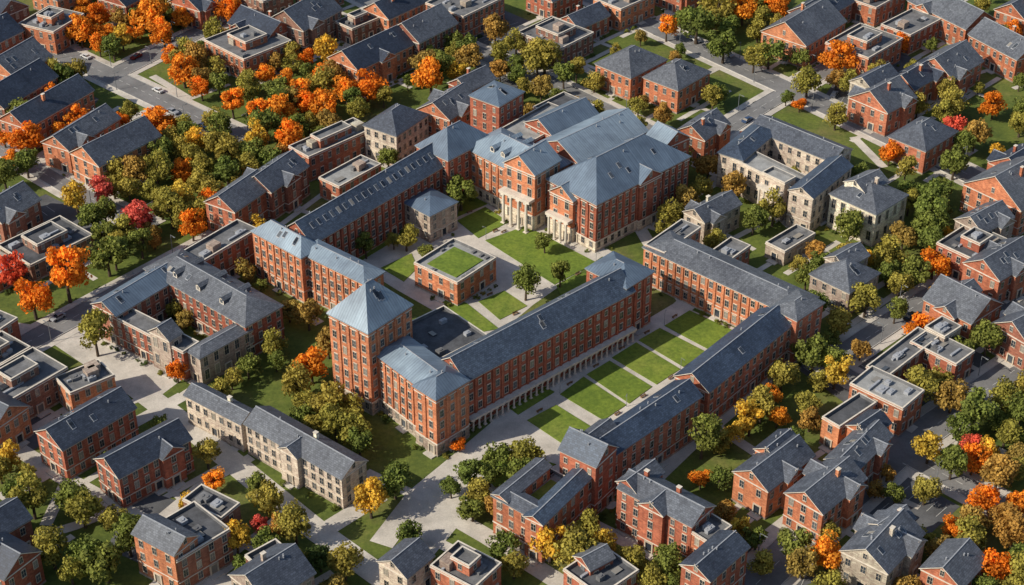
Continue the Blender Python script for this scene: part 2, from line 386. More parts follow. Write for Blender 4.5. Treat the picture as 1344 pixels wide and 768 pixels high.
# ================= main quadrangle hall =================
m=Bld('university_hall')
block(m,(385,293),(410,320),(603,205),14,'gable',BR,SB,.85,skyl=22,bay=2.8,piers=True)
block(m,(331,303),(395,338),(412,318),15.5,'hip',BO,RL,.9,bay=2.6,piers=True)
block(m,(548,190),(588,210),(645,180),17,'hip',BR,RM,.9,bay=2.8)
block(m,(392,330),(478,372),(500,355),15,'hip',BO,RL,.55,bay=2.6,piers=True)
block(m,(428,413),(483,437),(540,400),26,'hip',BO,RL,1.25,bay=2.7,piers=True,base=SG)
P=block(m,(487,460),(570,522),(612,497),17.3,'hip',BO,RL,.45,bay=2.7,piers=True,base=SG)
block(m,(540,508),(572,524),(614,499),18,'hip',BO,RM,.7,bay=2.7,piers=True,base=SG)
block(m,(487,447),(560,480),(640,440),15.6,'flat',BR,'deck_dark',units=6)
P=block(m,(578,472),(612,500),(832,382),15.5,'gable',BR,SB,.8,bay=2.8,piers=True)
colonnade(m,P[0],P[1],1.3,3.6,30,r=.28,top=.6)
block(m,(770,352),(822,378),(857,356),17,'hip',BR,RM,.5,bay=2.8,piers=True)
block(m,(608,192),(700,238),(745,210),16,'hip',BO,RL,.55,bay=2.7,dorm=3,piers=True,base=CR)
P=block(m,(712,238),(783,268),(905,205),16.5,'hip',BR,RM,.75,bay=2.8,piers=True,base=CR)
crossgable(m,P,16.6,0,.55,9,BR,RM,.7,out=.8,bay=2.8,base=CR)
P=block(m,(664,212),(702,230),(735,210),19.5,'gable',BO,RL,.8,ridge='u',bay=3.0,style='tall',floors=4,base=CR)
colonnade(m,P[3],P[0],2.2,10.5,4,r=.5)
P=block(m,(722,250),(752,264),(775,250),14.7,'gable',BO,RL,.8,ridge='u',bay=3.0,style='tall',floors=3,base=CR)
colonnade(m,P[3],P[0],1.6,7.4,4,r=.42)
block(m,(622,122),(655,139),(687,120),22,'hip',BR,RM,.4,bay=2.8)
block(m,(655,170),(690,190),(760,150),16,'flat',BR,'deck_light',units=5)
block(m,(690,160),(725,178),(785,150),17,'gable',BR,RM,.6,bay=2.8)
block(m,(700,190),(760,215),(850,172),17,'gable',BR,RL,.5,bay=2.8)
block(m,(845,182),(870,195),(905,180),18.5,'gable',BR,RL,.7,bay=2.8,ridge='v')
m.finish()
# ================= west quad =================
m=Bld('courtyard_college_building')
block(m,(122,402),(240,462),(262,449),9.5,'flat',BR,'deck_grey',units=5,bay=2.8)
block(m,(122,398),(152,414),(255,352),10.5,'gable',BB,RM,.6,bay=2.8,ridge='u')
P=block(m,(190,352),(322,428),(372,402),11,'hip',BR,SY,.55,bay=2.8,dorm=3)
block(m,(240,462),(262,470),(330,432),9,'hip',SG,SY,.5,bay=3,style='tall',floors=2)
P=block(m,(196,434),(222,447),(240,438),11.5,'gable',SG,SY,.8,ridge='u',bay=3,style='tall',floors=2)
m.finish()
m=Bld('brick_range'); block(m,(225,338),(250,352),(338,300),11,'flat',BR,'deck_grey',units=5); m.finish()
m=Bld('stone_range')
P=block(m,(243,518),(316,556),(335,540),9,'gable',CR,SY,.65,bay=2.6,chim=1)
P=block(m,(322,556),(448,628),(481,605),9.5,'gable',CR,SY,.65,bay=2.6,chim=1)
crossgable(m,P,9.6,3,.5,6,CR,SY,.7,bay=2.6)
m.finish()
m=Bld('garden_pavilion'); block(m,(543,345),(600,371),(651,338),8,'green',BO,'deck_light',bay=3.2); m.finish()
m=Bld('stone_pavilion'); block(m,(530,265),(564,283),(600,265),9.5,'hip',SG,RM,.4,bay=3); m.finish()
# ================= east quad =================
m=Bld('east_residence_hall')
block(m,(845,324),(1040,414),(1078,392),12,'hip',BO,SY,.4,bay=2.7,piers=True)
block(m,(845,322),(872,332),(920,298),12.6,'flat',BO,'deck_grey',units=4)
block(m,(1025,395),(1046,420),(1081,397),14.5,'hip',BR,SY,.5)
P=block(m,(888,492),(930,514),(1040,425),12,'gable',BR,SB,.7)
block(m,(775,574),(802,600),(920,520),13,'gable',BR,SB,.7)
block(m,(925,335),(950,347),(985,322),9,'flat',BR,'deck_grey')
m.finish()
m=Bld('south_residence_hall')
block(m,(735,590),(782,612),(815,590),16,'gable',BR,SB,.9,ridge='v')
block(m,(757,575),(780,590),(812,566),15,'gable',BR,SY,.8,ridge='u')
block(m,(647,650),(712,686),(732,672),12,'hip',BO,SY,.45)
block(m,(690,676),(712,688),(780,622),12.3,'gable',BO,SB,.6)
block(m,(647,648),(666,658),(722,612),12.5,'gable',BO,SY,.5)
block(m,(668,655),(705,672),(755,632),9.5,'green',BO,'deck_light')
P=block(m,(812,640),(908,690),(937,664),13,'gable',BR,SY,.6,chim=2)
crossgable(m,P,13.1,3,.5,6.5,BR,SY,.7)
block(m,(810,632),(835,646),(870,620),13.5,'gable',BR,SY,.8,ridge='u')
block(m,(893,742),(932,762),(982,718),12,'gable',BR,SD,.6)
block(m,(900,695),(930,712),(960,690),11,'flat',BO,'deck_grey')
m.finish()
# ================= north-east mansion =================
m=Bld('cream_stone_mansion')
block(m,(960,207),(1063,258),(1085,244),11.5,'flat',CR,'deck_light',style='tall',floors=2)
block(m,(948,196),(975,210),(1020,172),12,'hip',CR,SB,.5)
P=block(m,(1040,246),(1067,260),(1118,218),12.5,'gable',CR,SB,.6)
block(m,(985,168),(1092,212),(1118,196),12,'gable',CR,SY,.5)
P=block(m,(1000,226),(1030,240),(1045,232),13.5,'flat',CR,'deck_light',style='tall',floors=2,units=0)
colonnade(m,P[3],P[0],1.6,9,5)
m.finish()
m=Bld('cream_stone_hall')
block(m,(1090,254),(1150,281),(1197,258),11.5,'hip',CR,SY,.5,style='tall',floors=2,chim=1)
block(m,(1105,240),(1135,252),(1165,238),14,'gable',CR,SY,.6,ridge='u'); m.finish()
# ================= houses =================
H=[
((5,152),(35,168),(122,118),9,'gable',BR,SD),((62,182),(90,197),(157,155),9,'gable',BR,SY),((97,198),(130,218),(210,178),9.5,'gable',BR,SY),
((-30,125),(5,142),(75,100),8,'gable',BR,SD),((-20,85),(20,102),(68,74),8,'gable',BR,SY),((34,25),(70,42),(110,18),9,'flat',BO,'deck_grey'),
((-30,272),(2,292),(52,262),8,'gable',BR,SY),((-10,325),(40,348),(122,308),6,'flat',BD,'deck_dark'),((-40,345),(-5,362),(30,345),6,'flat',BR,'deck_grey'),
((268,52),(320,78),(376,50),9,'flat',BO,'deck_grey'),((300,30),(350,52),(385,35),8,'gable',BR,SD),((358,22),(398,40),(448,12),10,'gable',BD,SY),
((434,74),(470,92),(542,58),9,'gable',BO,SD),((512,38),(550,56),(600,30),10,'gable',BR,SY),((480,10),(510,25),(560,2),8,'gable',BR,SD),
((562,2),(608,22),(662,-4),10,'flat',BO,'deck_grey'),((680,42),(735,64),(778,42),8,'flat',BD,'deck_grey'),((735,25),(760,38),(800,20),7,'gable',BR,SY),
((784,82),(828,102),(875,78),9,'hip',BO,SY),((850,98),(890,118),(932,94),9,'hip',BO,SY),((782,-4),(815,12),(860,-8),9,'flat',BO,'deck_grey'),
((130,-5),(165,8),(210,-15),8,'gable',BR,SD),((225,0),(262,14),(300,-6),8,'gable',BR,SD),((385,-15),(410,-5),(450,-20),8,'gable',BD,SY),
((-45,45),(-15,62),(30,40),8,'gable',BR,SD),((690,-12),(725,2),(765,-15),8,'gable',BR,SY),((310,-15),(345,2),(380,-14),8,'flat',BD,'deck_grey'),((440,28),(462,38),(500,22),7,'flat',BD,'deck_dark'),
((-40,10),(-5,25),(30,5),8,'gable',BD,SD),((40,-15),(75,0),(115,-18),8,'gable',BR,SY),((860,-20),(895,-6),(930,-22),8,'gable',BR,SY),
((1004,38),(1058,60),(1110,28),9,'gable',BO,SY),((1040,12),(1075,28),(1120,2),8,'gable',BR,SD),((1090,52),(1140,76),(1185,50),9,'flat',BO,'deck_grey'),
((1120,125),(1165,148),(1202,128),9,'gable',BR,SY),((1118,105),(1145,118),(1180,100),10,'gable',SG,SY),((1168,178),(1215,198),(1257,172),8.5,'hip',BR,SY),
((1165,104),(1200,118),(1245,92),8,'gable',BR,SD),((1205,82),(1250,104),(1290,80),8,'gable',BR,SY),((1192,0),(1268,38),(1300,22),9,'gable',BO,SY),
((1272,45),(1335,78),(1365,62),9,'gable',BO,SY),((1160,30),(1195,46),(1235,25),8,'flat',BR,'deck_grey'),((1110,-5),(1150,10),(1190,-12),8,'flat',BR,'deck_dark'),
((1310,10),(1345,26),(1385,5),8,'gable',BR,SY),
((893,168),(925,184),(957,162),9,'gable',BR,SY),((897,278),(925,292),(972,268),8,'gable',SG,SY),((1005,318),(1030,330),(1070,306),5,'flat',SG,'deck_grey'),
((1066,358),(1115,384),(1154,358),8,'hip',SG,SY),((1080,340),(1110,352),(1140,335),10,'gable',SG,SY),
((1270,238),(1340,276),(1395,245),9.5,'gable',BO,SY),((1300,212),(1345,232),(1380,210),8,'gable',BR,SD),((1235,315),(1290,346),(1332,318),9,'flat',BR,'deck_dark'),
((1265,345),(1312,368),(1362,338),9,'gable',BR,SY),((1250,290),(1290,306),(1330,285),10,'gable',SG,SY),((1213,392),(1275,424),(1314,398),9,'gable',BO,SY),((1296,428),(1350,452),(1395,428),9,'gable',BR,SY),
((1138,480),(1165,494),(1232,442),8,'flat',BR,'deck_grey'),((1195,448),(1255,478),(1282,462),8,'flat',BR,'deck_grey'),((1212,430),(1240,442),(1262,428),9,'flat',SG,'deck_grey'),
((1116,503),(1185,536),(1217,514),9,'flat',BO,'deck_light'),((1078,548),(1102,560),(1150,528),8.5,'flat',BR,'deck_dark'),
((962,620),(1008,644),(1068,598),9,'gable',BO,SY),((990,590),(1020,604),(1050,580),10,'gable',BR,SD),
((1030,648),(1080,674),(1136,628),10,'gable',BR,SY),((1084,602),(1122,620),(1170,572),9.5,'gable',BR,SY),((1110,560),(1140,574),(1168,555),10,'gable',BR,SD),
((1105,722),(1165,752),(1212,700),9,'gable',SG,SY),((1135,690),(1165,704),(1200,680),10,'gable',BR,SY),((1210,745),(1262,772),(1295,735),8.5,'gable',BR,SY),
((732,752),(788,782),(838,748),8,'flat',BR,'deck_dark'),((745,735),(775,748),(805,732),9,'gable',BR,SY),((495,738),(534,758),(568,730),8,'gable',CR,SY),((565,742),(622,772),(668,744),8,'flat',BR,'deck_grey'),
((290,762),(350,792),(412,752),9,'gable',SG,SY),((310,735),(345,750),(385,728),8,'flat',BD,'deck_dark'),((172,706),(232,736),(302,694),10,'flat',BR,'deck_dark'),((175,700),(228,728),(262,705),12,'gable',BR,SY),
((240,655),(290,680),(318,662),9,'flat',BD,'deck_dark'),((-40,735),(5,760),(48,722),9,'gable',BR,SD),((-50,690),(-10,710),(40,680),9,'gable',BR,SD),
((44,568),(82,590),(177,535),10,'gable',BR,SD),((122,604),(156,627),(250,576),10,'gable',BR,SD),((-45,505),(5,530),(88,482),9,'flat',BD,'deck_grey'),((60,500),(92,516),(150,492),8,'flat',BR,'deck_grey'),
((-60,540),(-10,565),(40,535),9,'gable',BR,SD),((-60,470),(-20,490),(40,455),8,'flat',BD,'deck_dark'),((-40,415),(0,432),(25,418),8,'flat',BR,'deck_grey'),
((273,262),(308,278),(357,244),10,'gable',BR,SY),((322,235),(356,252),(404,218),10,'gable',BR,SY),((378,192),(405,206),(490,168),9,'flat',BR,'deck_grey'),
((484,160),(520,178),(562,150),12,'hip',CR,SY),((553,140),(590,157),(628,132),12,'gable',BO,SY),((420,232),(445,245),(500,215),7,'flat',BR,'deck_light'),
((700,140),(740,158),(780,138),10,'flat',BR,'deck_dark'),((590,108),(615,120),(650,103),9,'gable',BR,SY),
]
FP=[]
for (L,F,R,h,kind,wl,rf) in H:
    nm={'stone_cream':'stone_house','stone_grey':'stone_house'}.get(wl,'brick_house')
    if kind=='flat': nm='flat_roofed_'+('stone' if 'stone' in nm else 'brick')+'_building'
    if wl==BR and rnd()<.4: wl=random.choice((BB,BO,BO))
    b=Bld(nm); P=block(b,L,F,R,h,kind,wl,rf,.7,chim=random.choice((0,0,1)) if kind!='flat' else 0,bay=random.choice((2.6,3.0,3.3)),units=random.randint(4,9))
    la=math.dist(P[0],P[1]); lb=math.dist(P[0],P[3])
    if kind=='gable' and rnd()<.65 and max(la,lb)>14:
        s=0 if la>lb else 3
        crossgable(b,P,h-.15,s,random.choice((.3,.5,.7)),min(6.5,min(la,lb)*.6),wl,rf,.75)
        if rnd()<.4: crossgable(b,P,h-.2,(s+2)%4,random.choice((.3,.7)),min(6,min(la,lb)*.55),wl,rf,.75)
    elif kind=='flat' and rnd()<.5 and min(la,lb)>9:
        c=[(sum(p[0] for p in P)/4),(sum(p[1] for p in P)/4)]; k=random.uniform(.4,.55)
        Q=[(c[0]+(p[0]-c[0])*k,c[1]+(p[1]-c[1])*k) for p in P]
        block(b,0,0,0,h+2.4,'flat',wl,rf,P=Q,z0=h-.9,floors=1,units=2,style='small')
    b.finish()
    for s in (0,3):
        a,c=P[s],P[(s+1)%4]; Lw=math.dist(a,c); d=((c[0]-a[0])/Lw,(c[1]-a[1])/Lw); n=(d[1],-d[0]); nb=max(1,int((Lw-1.2)/3)); u=(nb//2+.5)*Lw/nb; e=random.uniform(7,15)
        FP.append([(a[0]+d[0]*(u+x)+n[0]*y,a[1]+d[1]*(u+x)+n[1]*y) for x,y in((-.9,0),(-.9,e),(.9,e),(.9,0))])
    if rnd()<.8:
        a,c=P[0],P[1]; Lw=math.dist(a,c); d=((c[0]-a[0])/Lw,(c[1]-a[1])/Lw); n=(d[1],-d[0])
        FP.append([(a[0]+d[0]*x+n[0]*y,a[1]+d[1]*x+n[1]*y) for x,y in((-3,2.2),(-3,4.2),(Lw+8,4.2),(Lw+8,2.2))])
# ================= ground =================
def flatobj(name,mat,polys,z):
    a=Acc()
    for i,p in enumerate(polys): a.poly([(x,y,z+.004*(i%9)+.0005*(i//9)) for x,y in p])
    return link(bpy.data.objects.new(name,a.mesh(name,mat)))
S=2500
flatobj('ground','grass',[[(-S,-S),(S,-S),(S,S),(-S,S)]],0)
def px(l,z=0): return [g(*p) for p in l]
ROADS=[]
def road(pts,wd,kind='road'): ROADS.append(([g(*p) for p in pts],wd,kind))
road([(-300,-95),(55,58),(330,188)],9); road([(-200,600),(0,470),(120,405),(330,292)],8); road([(150,98),(345,0),(500,-80)],8)
road([(420,-30),(600,58),(720,108),(905,200),(960,225)],8); road([(700,-40),(870,42),(1040,120),(1344,265),(1700,435)],9)
road([(1600,330),(1344,478),(1180,592),(1060,700),(930,830)],9); road([(1100,470),(1220,390),(1344,320)],7); road([(905,200),(1000,140),(1200,25),(1330,-50)],7)
road([(-200,90),(0,195),(95,250),(200,300)],6)
road([(1180,592),(1344,680),(1500,760)],7); road([(1020,440),(1160,520)],5)
road([(-300,340),(0,430),(75,440),(180,510),(260,570),(420,700),(560,800)],6.5,'walk')
road([(75,440),(-100,540)],5,'walk')
road([(500,715),(548,652),(605,605),(660,558),(850,445),(905,395)],6,'walk')
road([(548,652),(640,705),(740,768),(800,810)],5,'walk'); road([(260,575),(340,540)],4,'walk'); road([(0,575),(80,625),(200,690),(330,800)],4.5,'walk')
road([(0,655),(60,620),(240,520)],4,'walk'); road([(120,560),(60,690)],3,'walk'); road([(420,700),(500,650)],5,'walk'); road([(380,400),(420,425)],3,'walk')
road([(530,690),(640,745)],3,'walk'); road([(780,690),(860,730)],4,'walk'); road([(840,300),(900,400)],4,'walk')
road([(1035,475),(900,590),(850,640),(900,720),(1000,768)],4,'walk')
road([(600,58),(500,105)],5,'walk'); road([(0,110),(60,150)],4,'walk'); road([(905,390),(845,360),(790,330)],4,'walk')
road([(960,225),(900,260),(850,300)],5,'walk'); road([(960,225),(1040,300),(1100,345)],3,'walk'); road([(1180,592),(1110,650),(1060,690)],5,'walk')
road([(340,400),(300,480),(240,520)],3,'walk'); road([(590,245),(625,290),(690,300)],3,'walk')
road([(200,690),(260,640),(330,600)],3,'walk'); road([(0,720),(100,690),(160,665)],3,'walk'); road([(330,560),(300,600),(420,700)],3,'walk'); road([(940,560),(1000,600)],3,'walk'); road([(1190,700),(1300,740)],4,'walk'); road([(200,100),(250,130),(300,110)],3,'walk'); road([(860,130),(940,90)],3,'walk'); road([(1120,180),(1160,220)],3,'walk'); road([(720,60),(830,130)],3,'walk')
road([(1240,560),(1344,610)],4,'walk'); road([(40,215),(150,165),(230,130)],3,'walk'); road([(950,440),(1010,490)],3,'walk'); road([(480,620),(548,652)],3,'walk')
def offs(pts,o):
    out=[]
    for i,p in enumerate(pts):
        a=pts[max(0,i-1)]; b=pts[min(len(pts)-1,i+1)]
        d=Vector((b[0]-a[0],b[1]-a[1])).normalized(); out.append((p[0]-d.y*o,p[1]+d.x*o))
    return out
def strip(pts,o0,o1):
    A=offs(pts,o0);B=offs(pts,o1)
    return [[A[i],A[i+1],B[i+1],B[i]] for i in range(len(pts)-1)]
def segd(p,a,b):
    dx,dy=b[0]-a[0],b[1]-a[1]; t=((p[0]-a[0])*dx+(p[1]-a[1])*dy)/(dx*dx+dy*dy+1e-9); t=max(0,min(1,t))
    return math.hypot(p[0]-a[0]-dx*t,p[1]-a[1]-dy*t)
def rdist(p,skip=None,kinds=('road','walk')):
    best=1e9
    for r in ROADS:
        if r is skip or r[2] not in kinds: continue
        for i in range(len(r[0])-1): best=min(best,segd(p,r[0][i],r[0][i+1])-r[1]/2)
    return best
def inside(p,Q,mg):
    for i in range(4):
        a,b=Q[i],Q[(i+1)%4]; L=math.hypot(b[0]-a[0],b[1]-a[1])
        if L<.01: continue
        if ((p[0]-a[0])*(b[1]-a[1])-(p[1]-a[1])*(b[0]-a[0]))/L>mg: return False
    return True
def free(p,mg): return not any(inside(p,Q,mg) for Q in FOOT)
def car_mesh(colour,seed):
    a=Acc(); r=random.Random(seed); Lc=2.2+.15*r.random(); W_=.9
    prof=[(-Lc,.35),(Lc,.35),(Lc,.75),(Lc-.25,.88),(.95,.98),(-1.55,1.0),(-Lc+.05,.9)]
    n=len(prof)
    for i in range(n):
        p,q=prof[i],prof[(i+1)%n]; a.poly([(p[0],-W_,p[1]),(p[0],W_,p[1]),(q[0],W_,q[1]),(q[0],-W_,q[1])])
    a.poly([(p[0],-W_,p[1]) for p in prof]); a.poly([(p[0],W_,p[1]) for p in prof[::-1]])
    nb=len(a.F)
    B=[(.95,.98),(-1.6,1.0)]; T=[(.25,1.45),(-1.1,1.46)]; w1,w2=.85,.68
    bq=[(B[0][0],-w1,B[0][1]),(B[0][0],w1,B[0][1]),(B[1][0],w1,B[1][1]),(B[1][0],-w1,B[1][1])]
    tq=[(T[0][0],-w2,T[0][1]),(T[0][0],w2,T[0][1]),(T[1][0],w2,T[1][1]),(T[1][0],-w2,T[1][1])]
    for i in range(4): a.poly([bq[i],bq[(i+1)%4],tq[(i+1)%4],tq[i]])
    ng=len(a.F); a.poly(tq); nr=len(a.F)
    for x in (-1.35,1.35):
        for y in (-.92,.92):
            C=[(x+.33*math.cos(k*.7854),y,.33+.33*math.sin(k*.7854)) for k in range(8)]
            D=[(c[0],y-.2*(1 if y>0 else -1),c[2]) for c in C]
            a.poly(C)
            for k in range(8): a.poly([C[k],C[(k+1)%8],D[(k+1)%8],D[k]])
    me=a.mesh('car',colour); me.materials.append(MATS['window_glass']); me.materials.append(MATS['tyre'])
    mi=[0]*nb+[1]*(ng-nb)+[0]*(nr-ng)+[2]*(len(a.F)-nr); me.polygons.foreach_set('material_index',mi); return me
CARS=[car_mesh('car_'+c,i) for i,c in enumerate(('red','white','black','silver','blue','black','silver'))]
la_=Acc(); la_.cyl((0,0),.12,.07,0,6.5,8); la_.box((.8,0),(1,0),(0,1),.85,.05,6.4,6.5,True); la_.box((1.6,0),(1,0),(0,1),.4,.14,6.3,6.42,True)
LAMP=la_.mesh('street_lamp','gutter')
bn=Acc()
for y in (-.2,0,.2): bn.box((0,y),(1,0),(0,1),.9,.08,.42,.47,True)
for z in (.6,.78): bn.box((0,.33),(1,0),(0,1),.9,.02,z,z+.12,True)
for x in (-.75,.75): bn.box((x,0),(1,0),(0,1),.04,.28,0,.42); bn.box((x,.3),(1,0),(0,1),.04,.03,0,.9)
BENCH=bn.mesh('park_bench','bench_wood')
def place(name,me,p,ang,z=0,s=1):
    o=link(bpy.data.objects.new(name,me)); o.location=(p[0],p[1],z); o.rotation_euler=(0,0,ang); o.scale=(s,s,s); return o
sw=[];asp=[];walk=[];line=[];kb=Acc(); ncar=0
for r in ROADS:
    pts,wd,k=r
    if k=='walk': walk+=strip(pts,-wd/2,wd/2); continue
    sw+=strip(pts,-wd/2-2.6,wd/2+2.6); asp+=strip(pts,-wd/2,wd/2)
    for i in range(len(pts)-1):
        a,b=Vector(pts[i]),Vector(pts[i+1]); L=(b-a).length; d=(b-a)/L; n=Vector((-d.y,d.x)); t=1.5; kk=0
        while t<L:
            c=a+d*t; kk+=1
            if rdist(c,r,('road',))>1: line.append([tuple(c-d*1-n*.07),tuple(c+d*1-n*.07),tuple(c+d*1+n*.07),tuple(c-d*1+n*.07)])
            for s in (-1,1):
                q=c+n*s*(wd/2+.1)
                if rdist(q,r,('road',))>.3: kb.box(q,d,n,2.0,.1,.0,.34)
                q=c+n*s*(wd/2-1.15)
                if wd>6.5 and kk%2==0 and rnd()<.06 and rdist(q,r,('road',))>4 and abs(q.x)<300:
                    place('parked_car',random.choice(CARS),q,math.atan2(d.y,d.x)+(0 if s<0 else math.pi),.225); ncar+=1
                q=c+n*s*(wd/2+.6)
                if kk%9==(0 if s>0 else 4) and rdist(q,r,('road',))>1 and abs(q.x)<300: place('street_lamp',LAMP,q,math.atan2(-n.y*s,-n.x*s))
            t+=4
flatobj('sidewalk','concrete',sw,.10); flatobj('asphalt_road','asphalt',asp,.18); flatobj('walkway','concrete',walk,.055); flatobj('road_marking','paint_white',line,.232)
flatobj('footpath','concrete',FP,.012)
link(bpy.data.objects.new('kerb',kb.mesh('kerb','kerbstone')))
PAV=[[(612,612),(655,535),(885,398),(1000,445),(900,520),(790,600),(680,645)],
     [(440,330),(620,235),(800,330),(700,400),(640,450),(590,420),(520,380)],
     [(100,430),(250,490),(210,520),(90,455)],
     [(500,770),(560,650),(640,600),(660,640),(610,680),(560,740)],
     [(640,240),(790,320),(740,330),(650,290)]]
flatobj('plaza_pavement','concrete',[px(p) for p in PAV],.022)
PK=[[(-40,300),(60,255),(150,300),(40,360)],[(60,100),(130,130),(100,170),(20,140)],[(1210,430),(1300,470),(1230,540),(1150,500)],[(1180,620),(1260,665),(1200,720),(1120,670)],
    [(1040,480),(1100,440),(1180,480),(1110,530)],[(180,640),(330,690),(250,770),(140,720)],[(600,75),(700,60),(760,90),(680,120)],[(1080,80),(1180,130),(1240,100),(1150,50)],[(1260,300),(1344,350),(1344,420),(1240,370)],
    [(270,60),(350,110),(420,60),(330,20)],[(0,560),(50,530),(90,560),(30,600)],[(690,150),(780,190),(850,160),(760,125)],[(380,215),(500,160),(540,190),(430,245)],[(460,0),(640,70),(700,30),(560,-30)],
    [(0,120),(90,80),(60,60),(-20,90)],[(1100,100),(1190,150),(1160,170),(1080,130)],[(960,680),(1080,760),(1000,790),(930,740)]]
flatobj('parking_lot','asphalt_dark',[px(p) for p in PK],.03)
pl=[]
for p in PK:
    Q=px(p); A_=Vector(Q[0]); B_=Vector(Q[1]); D_=Vector(Q[3]); L=(B_-A_).length; d=(B_-A_)/L; n=(D_-A_).normalized(); W_=(D_-A_).length
    for row in (.25,.7):
        t=2
        while t<L-2:
            q=A_+d*t+n*W_*row
            if free(q,3) and rdist(q)>3:
                pl.append([tuple(q-n*2.4-d*.06),tuple(q+n*2.4-d*.06),tuple(q+n*2.4+d*.06),tuple(q-n*2.4+d*.06)])
                if rnd()<.13: place('parked_car',random.choice(CARS),q+d*1.35,math.atan2(n.y,n.x)+random.choice((0,math.pi)),.045); ncar+=1
            t+=2.7
flatobj('parking_bay_marking','paint_white',pl,.07)
LW=[[(637,316),(690,297),(783,345),(728,374)],[(600,290),(637,272),(668,292),(628,313)],[(628,396),(662,382),(692,402),(656,420)],[(575,388),(612,398),(655,432),(612,440)],[(500,352),(540,333),(548,352),(530,370)],
 [(872,428),(905,408),(966,436),(932,460)],[(838,447),(866,431),(926,462),(897,482)],[(803,470),(835,450),(893,485),(862,505)],[(770,492),(800,474),(856,508),(826,530)],[(735,518),(766,495),(822,532),(792,552)],
 [(692,552),(730,532),(788,568),(752,592)],[(655,525),(700,500),(728,515),(680,545)],[(730,375),(760,358),(790,365),(740,395)],[(440,325),(520,285),(545,300),(470,345)],[(610,240),(650,262),(640,268),(600,285)],
 [(900,505),(960,470),(985,480),(925,520)],[(620,610),(660,590),(730,610),(650,640)],[(700,495),(790,445),(800,452),(712,503)]]
a=Acc()
for i,p in enumerate(LW):
    q=px(p); z=.17+.004*i
    a.poly([(x,y,z) for x,y in q])
    for j in range(len(q)): 
        c,d=q[j],q[(j+1)%len(q)]; a.poly([(*c,0),(*d,0),(*d,z),(*c,z)])
    if i in (0,1,2,5,6,7,8,9,10):
        for j in (0,2):
            c,d=Vector(q[j]),Vector(q[(j+1)%4]); mid=c.lerp(d,.5); cen=Vector((sum(x[0] for x in q)/4,sum(x[1] for x in q)/4)); o_=(mid-cen).normalized(); p_=mid+o_*.9
            if free(p_,1): place('park_bench',BENCH,p_,math.atan2(o_.y,o_.x)+math.pi/2,.06)
            p2=c.lerp(d,.04)+o_*.4
            if free(p2,1) and i in (0,5,7,9): place('street_lamp',LAMP,p2,rnd()*6,0.05,.65)
link(bpy.data.objects.new('lawn',a.mesh('lawn','lawn')))
# ================= trees =================
def make_tree(seed,fol,shrub=False):
    r=np.random.RandomState(seed); V=[];F=[];C=[];MI=[]
    def cone(p0,p1,r0,r1,n=6):
        p0=Vector(p0);p1=Vector(p1); d=(p1-p0).normalized(); x=d.orthogonal().normalized(); y=d.cross(x); i=len(V)
        for p,rr in((p0,r0),(p1,r1)):
            for k in range(n):
                t=k*6.2832/n; V.append(tuple(p+(x*math.cos(t)+y*math.sin(t))*rr))
        for k in range(n): F.append((i+k,i+(k+1)%n,i+n+(k+1)%n,i+n+k)); C.append(1.0); MI.append(0)
    tall=1.0+0.3*r.rand() if not shrub else .75
    cz=1.1*tall if not shrub else .45
    if not shrub: cone((0,0,-.05),(0.03,0.02,cz*.8),.085,.05,8)
    nc=r.randint(18,27) if not shrub else 8
    lob=r.normal(size=3)*.12
    for c in range(nc):
        while True:
            p=r.uniform(-1,1,3)
            if .35<np.linalg.norm(p)<1: break
        p=p/np.linalg.norm(p)*(.40+.34*r.rand())+lob*r.rand()
        if p[2]<-.35: p[2]*=.5
        cr=r.uniform(.2,.42); ctr=np.array([p[0],p[1],p[2]*tall*.95+cz])
        if not shrub: cone((0.02,0.01,cz*(.45+.3*r.rand())),tuple(ctr*np.array([.85,.85,1])),.035,.012,5)
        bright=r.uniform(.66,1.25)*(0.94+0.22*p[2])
        nl=int(60+120*cr)
        D=r.normal(size=(nl,3)); D/=np.linalg.norm(D,axis=1)[:,None]
        for k in range(nl):
            rad=cr*(.66+.52*r.rand()); q=ctr+D[k]*rad*np.array([1,1,.85])
            nn=D[k]+r.normal(size=3)*.5; nn/=np.linalg.norm(nn)
            t=np.cross(nn,r.normal(size=3)); t/=np.linalg.norm(t)+1e-9; s=np.cross(nn,t); sz=r.uniform(.035,.075)
            i=len(V); V.extend([tuple(q-t*sz-s*sz*.7),tuple(q+t*sz-s*sz*.7),tuple(q+t*sz*.7+s*sz),tuple(q-t*sz*.7+s*sz)])
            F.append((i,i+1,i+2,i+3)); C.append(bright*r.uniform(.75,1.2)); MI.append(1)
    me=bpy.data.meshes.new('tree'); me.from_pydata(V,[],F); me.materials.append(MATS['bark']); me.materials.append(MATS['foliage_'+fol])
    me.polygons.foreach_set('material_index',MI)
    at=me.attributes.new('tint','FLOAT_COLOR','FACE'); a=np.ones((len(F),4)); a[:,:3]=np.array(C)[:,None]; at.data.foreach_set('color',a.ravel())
    me.update(); return me
TM={k:[make_tree(100*i+j,k) for j in range(5)] for i,k in enumerate(FOL)}
SM=[make_tree(900+j,k,True) for j,k in enumerate('DGGL')]
TN={'O':'orange_maple_tree','Y':'yellow_maple_tree','R':'red_maple_tree','L':'linden_tree','G':'oak_tree','D':'elm_tree','B':'beech_tree'}
TP=[]
def plant(x,y,r,c,force=False):
    if not free((x,y),1.0 if force else r*.55): return
    if not force:
        if rdist((x,y))<r*.25 : return
        for (a,b,q) in TP:
            if (a-x)**2+(b-y)**2<((q+r)*.57)**2: return
    TP.append((x,y,r))
    o=link(bpy.data.objects.new(TN[c],random.choice(TM[c]))); o.location=(x,y,0); k=r*random.uniform(.97,1.12)
    o.scale=(k,k*random.uniform(.85,1.1),k*random.uniform(.85,1.15)); o.rotation_euler=(0,0,rnd()*6.28)
